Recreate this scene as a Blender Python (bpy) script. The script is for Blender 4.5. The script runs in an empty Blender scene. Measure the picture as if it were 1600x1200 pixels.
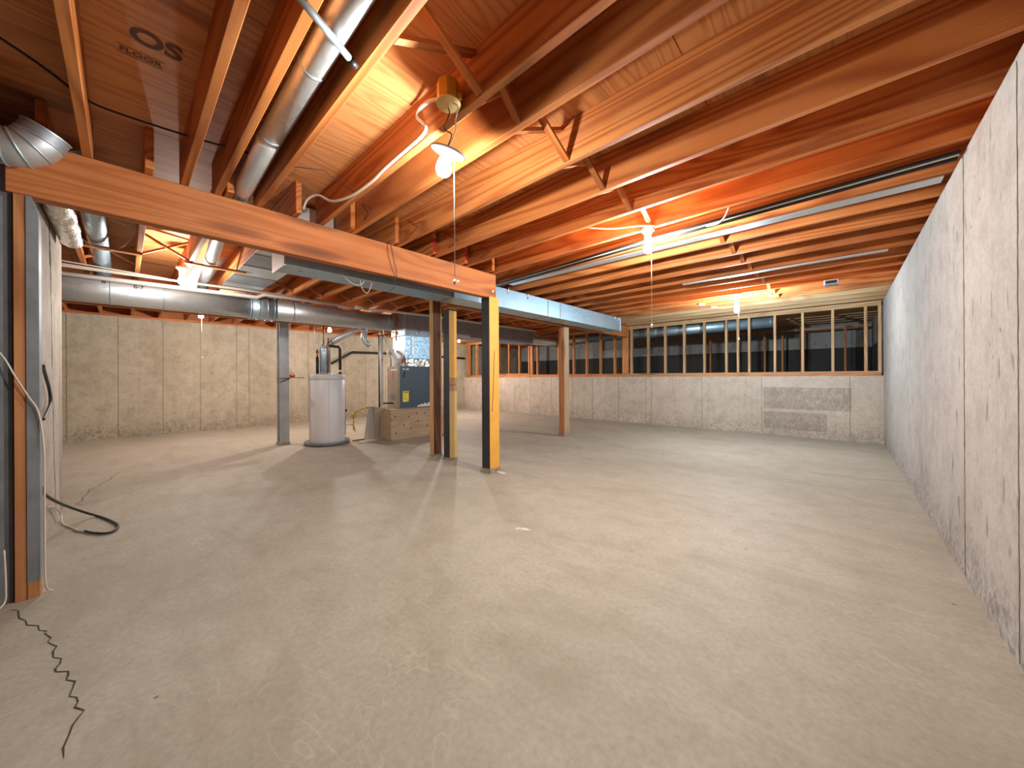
import bpy, bmesh, math, random
from mathutils import Vector, Matrix, noise
random.seed(7)
S = bpy.context.scene
COL = S.collection
PI = math.pi

# ------------------------------------------------------------------ camera
YAW, ROLL, CAM_H = 0.7456, 0.0051, 1.118
cam_d = bpy.data.cameras.new('camera')
cam_d.sensor_fit = 'HORIZONTAL'; cam_d.sensor_width = 36.0
cam_d.lens = 558.99 / 1600 * 36
cam_d.shift_y = -10.85 / 1600
cam_d.clip_start = 0.02; cam_d.clip_end = 60
cam = bpy.data.objects.new('camera', cam_d); COL.objects.link(cam)
fw = Vector((-math.sin(YAW), math.cos(YAW), 0)); rt = Vector((math.cos(YAW), math.sin(YAW), 0)); up = Vector((0, 0, 1))
R_ = rt * math.cos(ROLL) - up * math.sin(ROLL)
U_ = rt * math.sin(ROLL) + up * math.cos(ROLL)
m = Matrix((R_, U_, -fw)).transposed().to_4x4(); m.translation = Vector((0, 0, CAM_H))
cam.matrix_world = m
S.camera = cam

# ------------------------------------------------------------------ world, exposure
W = bpy.data.worlds.new('world'); S.world = W; W.use_nodes = True
W.node_tree.nodes['Background'].inputs[0].default_value = (0.6, 0.7, 0.9, 1)
W.node_tree.nodes['Background'].inputs[1].default_value = 0.02
S.view_settings.view_transform = 'Standard'
S.view_settings.look = 'None'
S.view_settings.gamma = 1.0
S.view_settings.use_curve_mapping = False
S.view_settings.exposure = 0.80
S.cycles.max_bounces = 14
S.cycles.diffuse_bounces = 8
S.cycles.glossy_bounces = 5
S.cycles.transparent_max_bounces = 12
S.cycles.use_denoising = True
S.cycles.sample_clamp_indirect = 6.0
# bulbs: name-key -> (watts, colour)
WARM, NEUT, COOL = (1.0, 0.975, 0.92), (1.0, 0.985, 0.96), (0.70, 0.88, 1.0)
BULB_W = dict(near=78, middle=130, far=185, a=42, b=90, c=105, d=165)

# ------------------------------------------------------------------ node helpers
class NT:
    def __init__(s, name, bump=True):
        s.m = bpy.data.materials.new(name); s.m.use_nodes = True
        s.t = s.m.node_tree; s.n = s.t.nodes; s.l = s.t.links
        s.b = s.n['Principled BSDF']
    def new(s, ty, **kw):
        nd = s.n.new(ty)
        for k, v in kw.items(): setattr(nd, k, v)
        return nd
    def link(s, a, b): s.l.new(a, b)
    def val(s, sock, v):
        if hasattr(v, 'is_linked') or isinstance(v, bpy.types.NodeSocket): s.link(v, sock)
        else: sock.default_value = v
    def math(s, op, a, b=0.0, c=None, clamp=False):
        nd = s.new('ShaderNodeMath', operation=op, use_clamp=clamp)
        s.val(nd.inputs[0], a); s.val(nd.inputs[1], b)
        if c is not None: s.val(nd.inputs[2], c)
        return nd.outputs[0]
    def vmath(s, op, a, b):
        nd = s.new('ShaderNodeVectorMath', operation=op)
        s.val(nd.inputs[0], a); s.val(nd.inputs[1], b)
        return nd.outputs[0]
    def coords(s, rand=True, scale=(1, 1, 1), world=False):
        if world:
            v = s.new('ShaderNodeNewGeometry').outputs['Position']
        else:
            v = s.new('ShaderNodeTexCoord').outputs['Object']
        if rand:
            r = s.new('ShaderNodeObjectInfo').outputs['Random']
            cx = s.new('ShaderNodeCombineXYZ')
            s.link(s.math('MULTIPLY', r, 37.0), cx.inputs[0]); s.link(s.math('MULTIPLY', r, 61.0), cx.inputs[1]); s.link(s.math('MULTIPLY', r, 23.0), cx.inputs[2])
            v = s.vmath('ADD', v, cx.outputs[0])
        s.base = v
        return s.scaled(v, scale)
    def scaled(s, v, scale):
        mp = s.new('ShaderNodeMapping'); s.link(v, mp.inputs[0]); mp.inputs['Scale'].default_value = scale
        return mp.outputs[0]
    def noise(s, v, scale, detail=4, rough=0.55, dist=0.0):
        nd = s.new('ShaderNodeTexNoise'); s.link(v, nd.inputs['Vector'])
        nd.inputs['Scale'].default_value = scale; nd.inputs['Detail'].default_value = detail
        nd.inputs['Roughness'].default_value = rough; nd.inputs['Distortion'].default_value = dist
        return nd.outputs['Fac']
    def voronoi(s, v, scale, feature='F1'):
        nd = s.new('ShaderNodeTexVoronoi', feature=feature); s.link(v, nd.inputs['Vector'])
        nd.inputs['Scale'].default_value = scale
        return nd.outputs['Distance']
    def ramp(s, f, stops):
        nd = s.new('ShaderNodeValToRGB'); s.link(f, nd.inputs[0])
        el = nd.color_ramp.elements
        while len(el) < len(stops): el.new(0.5)
        for e, (p, c) in zip(el, stops):
            e.position = p; e.color = (c, c, c, 1) if isinstance(c, (int, float)) else (*c, 1)
        return nd.outputs[0]
    def mix(s, f, a, b, mode='MIX'):
        nd = s.new('ShaderNodeMix', data_type='RGBA', blend_type=mode)
        s.val(nd.inputs[0], f)
        for k, v in ((6, a), (7, b)):
            if isinstance(v, tuple): nd.inputs[k].default_value = (*v, 1) if len(v) == 3 else v
            else: s.link(v, nd.inputs[k])
        return nd.outputs[2]
    def bump(s, h, strength=0.2, dist=0.005):
        nd = s.new('ShaderNodeBump'); nd.inputs['Strength'].default_value = strength; nd.inputs['Distance'].default_value = dist
        s.link(h, nd.inputs['Height']); s.link(nd.outputs[0], s.b.inputs['Normal'])
    def done(s, col=None, rough=0.7, metal=0.0, spec=None):
        if col is not None: s.val(s.b.inputs['Base Color'], (*col, 1) if isinstance(col, tuple) else col)
        s.val(s.b.inputs['Roughness'], rough); s.b.inputs['Metallic'].default_value = metal
        if spec is not None: s.b.inputs['Specular IOR Level'].default_value = spec
        return s.m

def wood(name, light, dark, axis='x', knots=0.55, rough=0.62, dirt=0.3, dirtcol=(0.30, 0.20, 0.12), contrast=1.0, ringscale=1.0):
    t = NT(name)
    L, A = 0.35, 4.2
    sc = {'x': (L, A, A), 'y': (A, L, A), 'z': (A, A, L)}[axis]
    v = t.coords(True, sc)
    warp = t.noise(v, 0.9, 3, 0.5)
    ringin = t.math('MULTIPLY', t.noise(v, 0.75 * ringscale, 2, 0.4, 0.6), 36.0)
    ring = t.math('SINE', t.math('MULTIPLY', ringin, 2.4))
    ring = t.math('MULTIPLY_ADD', ring, 0.5, 0.5)
    ring = t.math('POWER', ring, 1.8)
    fine = t.noise(t.scaled(v, {'x': (1.4, 9, 9), 'y': (9, 1.4, 9), 'z': (9, 9, 1.4)}[axis]), 2.6, 4, 0.65)
    f = t.math('ADD', t.math('MULTIPLY', ring, 0.50 * contrast), t.math('MULTIPLY', fine, 0.62))
    mid = tuple((a + b) / 2 for a, b in zip(light, dark))
    col = t.ramp(f, [(0.14, light), (0.52, mid), (0.92, dark)])
    # big tonal drift along the board
    drift = t.noise(t.base, 1.3, 3, 0.55)
    col = t.mix(t.ramp(drift, [(0.35, 0.0), (0.75, 0.32)]), col, tuple(c * 0.62 for c in dark), 'MIX')
    tone = t.new('ShaderNodeObjectInfo').outputs['Random']
    col = t.mix(0.9, col, t.ramp(tone, [(0.0, (0.84, 0.80, 0.78)), (0.5, (1, 1, 1)), (1.0, (0.93, 0.97, 1.0))]), 'MULTIPLY')
    # knots
    kv = t.scaled(t.base, {'x': (1.3, 7, 7), 'y': (7, 1.3, 7), 'z': (7, 7, 1.3)}[axis])
    kd = t.voronoi(kv, 0.62)
    kn = t.ramp(kd, [(0.05, 1.0), (0.15, 0.72), (0.24, 0.0)])
    col = t.mix(t.math('MULTIPLY', kn, knots), col, (0.10, 0.03, 0.012))
    dr = t.ramp(t.noise(t.base, 3.1, 5, 0.65), [(0.5, 0.0), (0.78, 1.0)])
    col = t.mix(t.math('MULTIPLY', dr, dirt), col, dirtcol)
    t.bump(f, 0.18, 0.002)
    return t.done(col, rough, 0.0, 0.28)

def concrete(name, c1, c2, cdark, streak=0.25, pits=0.5, rough=0.85, scuffs=False, patch=None, lowdirt=0.0, shortstreak=0.0):
    t = NT(name)
    v = t.coords(False, (1, 1, 1), world=True)
    n1 = t.noise(v, 0.8, 5, 0.6); n2 = t.noise(v, 5.5, 6, 0.65); n3 = t.noise(v, 42, 3, 0.6)
    col = t.mix(t.ramp(n1, [(0.36, 0.0), (0.66, 1.0)]), c1, c2)
    col = t.mix(t.math('MULTIPLY', t.ramp(n2, [(0.45, 0.0), (0.72, 1.0)]), 0.45), col, cdark)
    col = t.mix(0.35, col, t.ramp(n3, [(0.3, 0.62), (0.7, 1.15)]), 'MULTIPLY')
    if streak:
        sv = t.scaled(v, (7, 7, 0.35))
        st = t.ramp(t.noise(sv, 1.6, 5, 0.7), [(0.52, 0.0), (0.8, 1.0)])
        col = t.mix(t.math('MULTIPLY', st, streak), col, cdark)
    if shortstreak:
        sv = t.scaled(v, (11, 11, 2.6))
        st = t.ramp(t.noise(sv, 1.5, 2, 0.5), [(0.655, 0.0), (0.70, 1.0)])
        col = t.mix(t.math('MULTIPLY', st, shortstreak), col, tuple(c * 0.5 for c in cdark))
    if pits:
        pv = t.scaled(v, (9, 9, 5))
        p = t.ramp(t.voronoi(pv, 1.4), [(0.05, 1.0), (0.11, 0.0)])
        gate = t.ramp(t.noise(v, 1.7, 3, 0.5), [(0.52, 0.0), (0.62, 1.0)])
        col = t.mix(t.math('MULTIPLY', t.math('MULTIPLY', p, gate), pits), col, tuple(c * 0.35 for c in cdark))
    if lowdirt:
        z = t.new('ShaderNodeSeparateXYZ'); t.link(v, z.inputs[0])
        zz = t.math('ADD', z.outputs[2], t.math('MULTIPLY', t.noise(v, 3, 4, 0.6), 0.5))
        ld = t.ramp(zz, [(0.30, 1.0), (0.62, 0.0)])
        sp = t.ramp(t.noise(v, 26, 5, 0.75), [(0.44, 0.0), (0.62, 1.0)])
        col = t.mix(t.math('MULTIPLY', t.math('MULTIPLY', ld, sp), lowdirt), col, tuple(c * 0.35 for c in cdark))
    if patch:   # rectangular dark weathered form-board patches (x0,x1,z0,z1)
        z = t.new('ShaderNodeSeparateXYZ'); t.link(v, z.inputs[0])
        for (x0, x1, z0, z1) in patch:
            a = t.math('MULTIPLY', t.math('GREATER_THAN', z.outputs[0], x0), t.math('LESS_THAN', z.outputs[0], x1))
            b = t.math('MULTIPLY', t.math('GREATER_THAN', z.outputs[2], z0), t.math('LESS_THAN', z.outputs[2], z1))
            k = t.ramp(t.noise(t.scaled(v, (26, 26, 16)), 1.0, 6, 0.75), [(0.34, 0.25), (0.62, 1.0)])
            col = t.mix(t.math('MULTIPLY', t.math('MULTIPLY', a, b), t.math('MULTIPLY', k, 0.5)), col, tuple(c * 0.45 for c in cdark))
    if scuffs:
        wv = t.scaled(v, (0.9, 1.5, 1))
        d = t.noise(wv, 2.2, 3, 0.5, 2.0)
        arcs = t.ramp(t.math('ABSOLUTE', t.math('SUBTRACT', d, 0.5)), [(0.0, 1.0), (0.012, 0.0)])
        gate = t.ramp(t.noise(v, 0.7, 2, 0.5), [(0.52, 0.0), (0.66, 1.0)])
        col = t.mix(t.math('MULTIPLY', t.math('MULTIPLY', arcs, gate), 0.25), col, (0.62, 0.57, 0.48))
        st = t.ramp(t.noise(t.scaled(v, (0.8, 2.6, 1)), 1.1, 4, 0.6, 1.0), [(0.50, 0.0), (0.72, 1.0)])
        col = t.mix(t.math('MULTIPLY', st, 0.55), col, cdark)
        sp = t.ramp(t.voronoi(v, 3.4), [(0.018, 1.0), (0.03, 0.0)])
        col = t.mix(t.math('MULTIPLY', sp, 0.8), col, (0.12, 0.09, 0.06))
    t.bump(t.math('ADD', n2, t.math('MULTIPLY', n3, 0.5)), 0.25, 0.004)
    return t.done(col, rough, 0.0, 0.3)

def metal(name, c=(0.66, 0.68, 0.69), rough=0.42, spangle=0.35, dull=0.2, bmp=0.04):
    t = NT(name)
    v = t.coords(True)
    n = t.noise(v, 26, 3, 0.6); b = t.noise(v, 2.5, 4, 0.6)
    col = t.mix(t.math('MULTIPLY', t.ramp(n, [(0.35, 0.0), (0.65, 1.0)]), spangle), c, tuple(x * 0.72 for x in c))
    col = t.mix(t.ramp(b, [(0.45, 0.0), (0.75, 0.35)]), col, tuple(x * 0.6 for x in c))
    rr = t.ramp(n, [(0.2, max(rough - 0.1, 0.05)), (0.8, rough + 0.16)])
    t.bump(b, bmp, 0.01)
    return t.done(col, rr, 1.0 - dull)

def plain(name, c, rough=0.6, metal_=0.0, var=0.15, scale=8):
    t = NT(name)
    v = t.coords(True)
    n = t.noise(v, scale, 4, 0.6)
    col = t.mix(t.ramp(n, [(0.35, 0.0), (0.7, 1.0)]), c, tuple(x * (1 - var) for x in c))
    return t.done(col, rough, metal_)

# ------------------------------------------------------------------ materials
OR_L, OR_D = (0.72, 0.27, 0.072), (0.34, 0.086, 0.020)
M = {}
M['joist'] = wood('joist_fir', OR_L, OR_D, 'x', dirt=0.34, dirtcol=(0.50, 0.27, 0.13))
M['joist_y'] = wood('beam_fir', (0.64, 0.235, 0.075), (0.32, 0.085, 0.022), 'y', dirt=0.2, knots=0.8, contrast=0.6)
M['joist_z'] = wood('post_fir', (0.62, 0.29, 0.12), (0.36, 0.13, 0.045), 'z', dirt=0.5, dirtcol=(0.42, 0.27, 0.17))
M['grey_z'] = wood('weathered_fir', (0.56, 0.42, 0.28), (0.36, 0.23, 0.13), 'z', dirt=0.3)
M['pale_x'] = wood('pale_pine_x', (0.62, 0.40, 0.21), (0.42, 0.23, 0.10), 'x', dirt=0.15)
M['pale_z'] = wood('pale_pine_z', (0.62, 0.40, 0.21), (0.42, 0.24, 0.11), 'z', dirt=0.2)
M['stud_o'] = wood('orange_stud', (0.70, 0.30, 0.11), (0.46, 0.16, 0.05), 'z', dirt=0.1)
M['plate_o'] = wood('orange_plate', (0.70, 0.31, 0.12), (0.46, 0.17, 0.06), 'x', dirt=0.15)
M['tan_z'] = wood('tan_fir', (0.70, 0.42, 0.19), (0.50, 0.26, 0.10), 'z', dirt=0.15, contrast=0.7)
M['dark_z'] = wood('dark_stained_fir', (0.24, 0.10, 0.05), (0.09, 0.03, 0.015), 'z', dirt=0.5, dirtcol=(0.34, 0.16, 0.09))
M['ply'] = wood('subfloor_plywood', (0.72, 0.33, 0.12), (0.50, 0.18, 0.055), 'y', knots=0.6, dirt=0.3, dirtcol=(0.56, 0.36, 0.20), ringscale=1.6)
M['board'] = wood('barn_board', (0.58, 0.54, 0.46), (0.34, 0.30, 0.24), 'x', dirt=0.6, dirtcol=(0.74, 0.71, 0.64))
M['boxply'] = wood('platform_plywood', (0.56, 0.42, 0.27), (0.44, 0.31, 0.19), 'y', knots=0.8, dirt=0.15)
M['floor'] = concrete('floor_concrete', (0.405, 0.375, 0.31), (0.35, 0.32, 0.255), (0.27, 0.24, 0.18), streak=0, pits=0.0, rough=0.62, scuffs=True)
M['wall_r'] = concrete('pale_concrete', (0.425, 0.40, 0.375), (0.365, 0.34, 0.315), (0.215, 0.185, 0.155), streak=0.3, pits=0.85, lowdirt=0.6, shortstreak=0.6)
M['wall_l'] = concrete('tan_concrete', (0.45, 0.40, 0.30), (0.365, 0.315, 0.23), (0.20, 0.165, 0.11), streak=0.4, pits=0.6, lowdirt=0.6)
M['wall_b'] = concrete('grey_concrete', (0.60, 0.52, 0.435), (0.50, 0.43, 0.355), (0.26, 0.21, 0.165), streak=0.35, pits=0.85, lowdirt=0.5,
                       patch=[(-1.12, 0.11, 0.50, 0.90), (-1.12, -0.20, 0.12, 0.44)])
M['wall_s'] = concrete('stub_concrete', (0.48, 0.42, 0.355), (0.40, 0.34, 0.285), (0.22, 0.16, 0.12), streak=0.8, pits=0.9)
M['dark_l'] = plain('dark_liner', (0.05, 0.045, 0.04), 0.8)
M['grey_paint'] = plain('grey_blue_paint', (0.16, 0.17, 0.185), 0.6, 0, 0.3)
M['grey_paint2'] = plain('light_grey_paint', (0.22, 0.235, 0.25), 0.55, 0, 0.3)
M['crack'] = plain('crack_shadow', (0.06, 0.045, 0.03), 0.95)
M['hair'] = plain('hairline_crack', (0.24, 0.18, 0.11), 0.95)
M['galv'] = metal('galvanised_sheet')
M['galv_b'] = metal('bright_galvanised_bluelit', (0.52, 0.64, 0.73), 0.40, 0.2)  # slight blue of the cool bulb's light tinted into this metal
M['galv_d'] = metal('dull_galvanised', (0.36, 0.37, 0.40), 0.5, 0.3, 0.25)
M['galv_lamp_tint'] = metal('lamp_tinted_galvanised', (0.43, 0.59, 0.70), 0.42, 0.15)  # cool bulb's blue light mixed into the sheet-metal colour
M['foil'] = metal('foil_tape', (0.80, 0.80, 0.78), 0.26, 0.2, 0.1, 0.1)
M['steel'] = plain('grey_primer_steel', (0.40, 0.41, 0.42), 0.55, 0.2, 0.25, 4)
M['seam'] = plain('sheet_seam', (0.30, 0.31, 0.33), 0.5, 0.6)
M['yellow'] = plain('yellow_paint', (0.76, 0.38, 0.055), 0.55, 0, 0.1)
M['cream'] = plain('faded_yellow_paint', (0.62, 0.42, 0.15), 0.6, 0, 0.1)
M['tanband'] = plain('tan_tape', (0.46, 0.24, 0.12), 0.7)
M['black'] = plain('black_paint', (0.028, 0.026, 0.034), 0.6, 0, 0.4)
M['iron'] = plain('black_iron_pipe', (0.022, 0.018, 0.016), 0.45, 0.3)
M['rubber'] = plain('black_cable', (0.015, 0.013, 0.012), 0.5)
M['copper'] = plain('copper_pipe', (0.40, 0.15, 0.07), 0.35, 0.8, 0.4)
M['white'] = plain('white_plastic', (0.74, 0.70, 0.64), 0.5, 0, 0.08)
M['pvc'] = plain('pvc_pipe', (0.74, 0.69, 0.63), 0.45, 0, 0.12)
M['nm'] = plain('cable_sheath', (0.64, 0.56, 0.47), 0.55, 0, 0.1)
M['porcelain'] = plain('porcelain', (0.80, 0.78, 0.74), 0.3, 0, 0.05)
M['brass'] = plain('yellow_brass_box', (0.72, 0.42, 0.05), 0.38, 0.55, 0.25)
M['brassplate'] = plain('pale_brass_plate', (0.86, 0.66, 0.28), 0.4, 0.35, 0.15)
M['tank'] = plain('tank_enamel', (0.60, 0.58, 0.58), 0.38, 0, 0.04)
M['tankcap'] = plain('tank_cap_enamel', (0.52, 0.51, 0.51), 0.42, 0, 0.04)
M['pan'] = plain('grey_pan', (0.17, 0.18, 0.18), 0.5, 0.2)
M['furn'] = plain('slate_enamel', (0.055, 0.075, 0.105), 0.45, 0.1, 0.1)
M['furn_s'] = plain('tan_grey_enamel', (0.30, 0.25, 0.19), 0.5, 0.2, 0.2)
M['ylabel'] = plain('yellow_label', (0.85, 0.66, 0.05), 0.6, 0, 0.08)
M['wlabel'] = plain('white_label', (0.72, 0.70, 0.74), 0.6, 0, 0.08)
M['ink'] = plain('black_marker', (0.02, 0.02, 0.025), 0.7)
M['stampink'] = plain('faded_stamp_ink', (0.13, 0.055, 0.022), 0.8)
M['red'] = plain('red_paint', (0.50, 0.035, 0.03), 0.6)
M['redbox'] = plain('orange_red_plastic', (0.55, 0.10, 0.03), 0.5)
M['yhose'] = plain('yellow_gas_hose', (0.70, 0.48, 0.06), 0.5)
M['mortar'] = plain('rough_footing', (0.33, 0.28, 0.22), 0.95, 0, 0.5, 30)
M['white_dust'] = plain('spilled_plaster', (0.70, 0.66, 0.58), 0.95, 0, 0.3, 40)
M['chain'] = plain('pull_cord', (0.72, 0.66, 0.58), 0.6)
M['block'] = plain('cut_end_block', (0.70, 0.55, 0.38), 0.8, 0, 0.2)

def bulb_mat(name, c, e):
    t = NT(name); t.n.remove(t.b)
    em = t.new('ShaderNodeEmission'); em.inputs[0].default_value = (*c, 1); em.inputs[1].default_value = e
    tr = t.new('ShaderNodeBsdfTransparent'); mx = t.new('ShaderNodeMixShader'); mx.inputs[0].default_value = 0.35
    t.link(tr.outputs[0], mx.inputs[1]); t.link(em.outputs[0], mx.inputs[2])
    t.link(mx.outputs[0], t.n['Material Output'].inputs[0])
    return t.m
M['bulb_n'] = bulb_mat('lit_bulb_glass', (1, 0.95, 0.86), 60)
M['bulb_c'] = bulb_mat('lit_cool_bulb_glass', (0.8, 0.92, 1.0), 40)

# ------------------------------------------------------------------ object helpers
def link(o, parent=None, loc=None):
    COL.objects.link(o)
    if loc is not None: o.location = loc
    if parent is not None: o.parent = parent
    return o
def base_of(p):
    v = Vector((0, 0, 0))
    while p is not None: v += p.location; p = p.parent
    return v
def new_mesh(name, verts, faces, mat, smooth=False):
    me = bpy.data.meshes.new(name); me.from_pydata([tuple(v) for v in verts], [], faces)
    if isinstance(mat, str): mat = M[mat]
    if mat: me.materials.append(mat)
    if smooth:
        for p in me.polygons: p.use_smooth = True
    me.update()
    return me
_box = {}
def box_mesh(sx, sy, sz, mat, bevel=0.0, mats=None):
    key = (round(sx, 4), round(sy, 4), round(sz, 4), mat, bevel, str(mats))
    if key in _box: return _box[key]
    bm = bmesh.new()
    bmesh.ops.create_cube(bm, size=1)
    for v in bm.verts: v.co = Vector((v.co.x * sx, v.co.y * sy, v.co.z * sz))
    me = bpy.data.meshes.new('box')
    names = [mat]
    if mats:
        for f in bm.faces:
            n = f.normal; k = ('+x' if n.x > .5 else '-x' if n.x < -.5 else '+y' if n.y > .5 else '-y' if n.y < -.5 else '+z' if n.z > .5 else '-z')
            if k in mats:
                if mats[k] not in names: names.append(mats[k])
                f.material_index = names.index(mats[k])
    if bevel:
        bmesh.ops.bevel(bm, geom=list(bm.edges), offset=bevel, segments=1, affect='EDGES', profile=0.5)
    bm.to_mesh(me); bm.free()
    for n in names: me.materials.append(M[n])
    _box[key] = me
    return me
def box(name, x0, x1, y0, y1, z0, z1, mat, parent=None, bevel=0.0, mats=None, rot=None):
    me = box_mesh(abs(x1 - x0), abs(y1 - y0), abs(z1 - z0), mat, bevel, mats)
    o = bpy.data.objects.new(name, me)
    c = Vector(((x0 + x1) / 2, (y0 + y1) / 2, (z0 + z1) / 2))
    link(o, parent, c - base_of(parent))
    if rot: o.rotation_euler = rot
    return o
def beam_between(name, p, q, w, h, mat, parent=None, bevel=0.0):
    """a stick of section w x h running from p to q (long axis = local x)"""
    p, q = Vector(p), Vector(q); d = q - p
    me = box_mesh(d.length, w, h, mat, bevel)
    o = bpy.data.objects.new(name, me)
    link(o, parent, (p + q) / 2 - base_of(parent))
    o.rotation_mode = 'QUATERNION'
    x = d.normalized(); zref = Vector((0, 0, 1)) if abs(x.z) < 0.95 else Vector((1, 0, 0))
    y = zref.cross(x).normalized(); z = x.cross(y)
    o.rotation_quaternion = Matrix((x, y, z)).transposed().to_quaternion()
    return o
def smooth_path(pts, n=6):
    P = [Vector(p) for p in pts]
    if len(P) < 3: return P
    out = []
    for i in range(len(P) - 1):
        a = P[max(i - 1, 0)]; b = P[i]; c = P[i + 1]; d = P[min(i + 2, len(P) - 1)]
        for k in range(n):
            t = k / n
            out.append(0.5 * ((2 * b) + (-a + c) * t + (2 * a - 5 * b + 4 * c - d) * t * t + (-a + 3 * b - 3 * c + d) * t ** 3))
    out.append(P[-1])
    return out
def tube_data(pts, r, seg=10, caps=True):
    P = [Vector(p) for p in pts]
    n = len(P)
    rs = r if isinstance(r, (list, tuple)) else [r] * n
    T = []
    for i in range(n):
        d = (P[min(i + 1, n - 1)] - P[max(i - 1, 0)])
        T.append(d.normalized() if d.length > 1e-9 else Vector((0, 0, 1)))
    u = T[0].orthogonal().normalized()
    vs, fs = [], []
    for i in range(n):
        u = (u - T[i] * u.dot(T[i]))
        u = u.normalized() if u.length > 1e-6 else T[i].orthogonal().normalized()
        w = T[i].cross(u)
        for k in range(seg):
            a = 2 * PI * k / seg
            vs.append(P[i] + (u * math.cos(a) + w * math.sin(a)) * rs[i])
    for i in range(n - 1):
        for k in range(seg):
            a = i * seg + k; b = i * seg + (k + 1) % seg
            fs.append((a, b, b + seg, a + seg))
    if caps:
        fs.append(tuple(range(seg))[::-1]); fs.append(tuple((n - 1) * seg + k for k in range(seg)))
    return vs, fs
def tube(name, pts, r, mat, parent=None, seg=10, caps=True, curve=0):
    if curve: pts = smooth_path(pts, curve)
    vs, fs = tube_data(pts, r, seg, caps)
    o0 = Vector(pts[0])
    me = new_mesh(name, [v - o0 for v in vs], fs, mat, True)
    if caps:
        for p in me.polygons[-2:]: p.use_smooth = False
    o = bpy.data.objects.new(name, me)
    return link(o, parent, o0 - base_of(parent))
def lathe(name, prof, loc, mat, parent=None, seg=24, axis=None, smooth=True):
    vs, fs = [], []
    for (r, z) in prof:
        for k in range(seg):
            a = 2 * PI * k / seg; vs.append((r * math.cos(a), r * math.sin(a), z))
    n = len(prof)
    for i in range(n - 1):
        for k in range(seg):
            a = i * seg + k; b = i * seg + (k + 1) % seg; fs.append((a, b, b + seg, a + seg))
    fs.append(tuple(range(seg))[::-1]); fs.append(tuple((n - 1) * seg + k for k in range(seg)))
    me = new_mesh(name, vs, fs, mat, smooth)
    o = bpy.data.objects.new(name, me); link(o, parent, Vector(loc) - base_of(parent))
    if axis is not None:
        o.rotation_mode = 'QUATERNION'; o.rotation_quaternion = Vector((0, 0, 1)).rotation_difference(Vector(axis).normalized())
    return o
def ribbon(name, pts, w, mat, parent=None, z=0.0015):
    """a thin jagged flat strip lying on the floor"""
    vs, fs = [], []
    P = [Vector((p[0], p[1], 0)) for p in pts]
    for i, p in enumerate(P):
        d = (P[min(i + 1, len(P) - 1)] - P[max(i - 1, 0)]).normalized(); nrm = Vector((-d.y, d.x, 0))
        ww = w * random.uniform(0.45, 1.0) * (0.35 if i in (0, len(P) - 1) else 1)
        vs += [p + nrm * ww / 2 + Vector((0, 0, z)), p - nrm * ww / 2 + Vector((0, 0, z))]
    for i in range(len(P) - 1): fs.append((2 * i, 2 * i + 1, 2 * i + 3, 2 * i + 2))
    return link(bpy.data.objects.new(name, new_mesh(name, vs, fs, mat)), parent)
def thing(name, label, cat, loc=(0, 0, 0), group=None):
    o = bpy.data.objects.new(name, None); o.empty_display_size = 0.05
    link(o, None, loc); o['label'] = label; o['category'] = cat
    if group: o['group'] = group
    return o
def tag(o, label, cat, group=None):
    o['label'] = label; o['category'] = cat
    if group: o['group'] = group
    return o
def structure(o): o['kind'] = 'structure'; return o
def stuff(o): o['kind'] = 'stuff'; return o
def text_obj(name, s, size, mat, parent, loc, rot, extrude=0.0006, bold=0.0):
    cu = bpy.data.curves.new(name, 'FONT'); cu.body = s; cu.size = size; cu.extrude = extrude; cu.offset = bold
    cu.align_x = 'CENTER'; cu.align_y = 'CENTER'
    tmp = bpy.data.objects.new(name, cu); COL.objects.link(tmp)
    dg = bpy.context.evaluated_depsgraph_get()
    me = bpy.data.meshes.new_from_object(tmp.evaluated_get(dg))
    bpy.data.objects.remove(tmp); bpy.data.curves.remove(cu)
    me.materials.clear(); me.materials.append(M[mat])
    o = bpy.data.objects.new(name, me); link(o, parent, Vector(loc) - base_of(parent)); o.rotation_euler = rot
    return o

# ------------------------------------------------------------------ main dimensions (metres)
XR, XL, YP = 0.4914, -10.06, 8.353       # right wall face, left wall face, pony wall face
ZW, ZJ, ZS, JH, JT = 2.327, 2.34, 2.575, 0.235, 0.038
YFAR, YNEAR = 11.5, -4.2

# ------------------------------------------------------------------ the setting
floor = structure(box('floor', XL - .2, XR + .2, YNEAR - .2, YFAR + .2, -0.12, 0, 'floor'))
crackpts = [(-2.97, -.378), (-2.93, -.352), (-2.837, -.339), (-2.785, -.315), (-2.73, -.305), (-2.684, -.269), (-2.632, -.262), (-2.60, -.238), (-2.582, -.242), (-2.516, -.219), (-2.49, -.226), (-2.458, -.214), (-2.42, -.196), (-2.388, -.203), (-2.334, -.198), (-2.30, -.175), (-2.262, -.176), (-2.235, -.186), (-2.211, -.181), (-2.18, -.150), (-2.153, -.148), (-2.124, -.151), (-2.09, -.128), (-2.05, -.131), (-2.006, -.136), (-1.98, -.118), (-1.949, -.113), (-1.925, -.119), (-1.884, -.096), (-1.857, -.108), (-1.83, -.118), (-1.79, -.122), (-1.74, -.13), (-1.69, -.125)]
cr = ribbon('crack', crackpts, 0.0065, 'crack', floor)
cr.location = -base_of(floor)
cr2 = ribbon('crack', [(-4.94, -.25), (-5.05, -.30), (-5.15, -.262), (-5.267, -.277), (-5.40, -.25), (-5.605, -.244), (-5.70, -.19), (-5.845, -.166), (-6.0, -.11), (-6.144, -.102), (-6.5, -.02)], 0.014, 'hair', floor)
cr2.location = -base_of(floor)
ro = random.Random(11)
scr = []
wall_right = structure(box('wall_right', XR, XR + .22, YNEAR, YFAR, 0, ZW, 'wall_r'))
wall_left = structure(box('wall_left', XL - .22, XL, YNEAR, YFAR, 0, 2.30, 'wall_l'))
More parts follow.
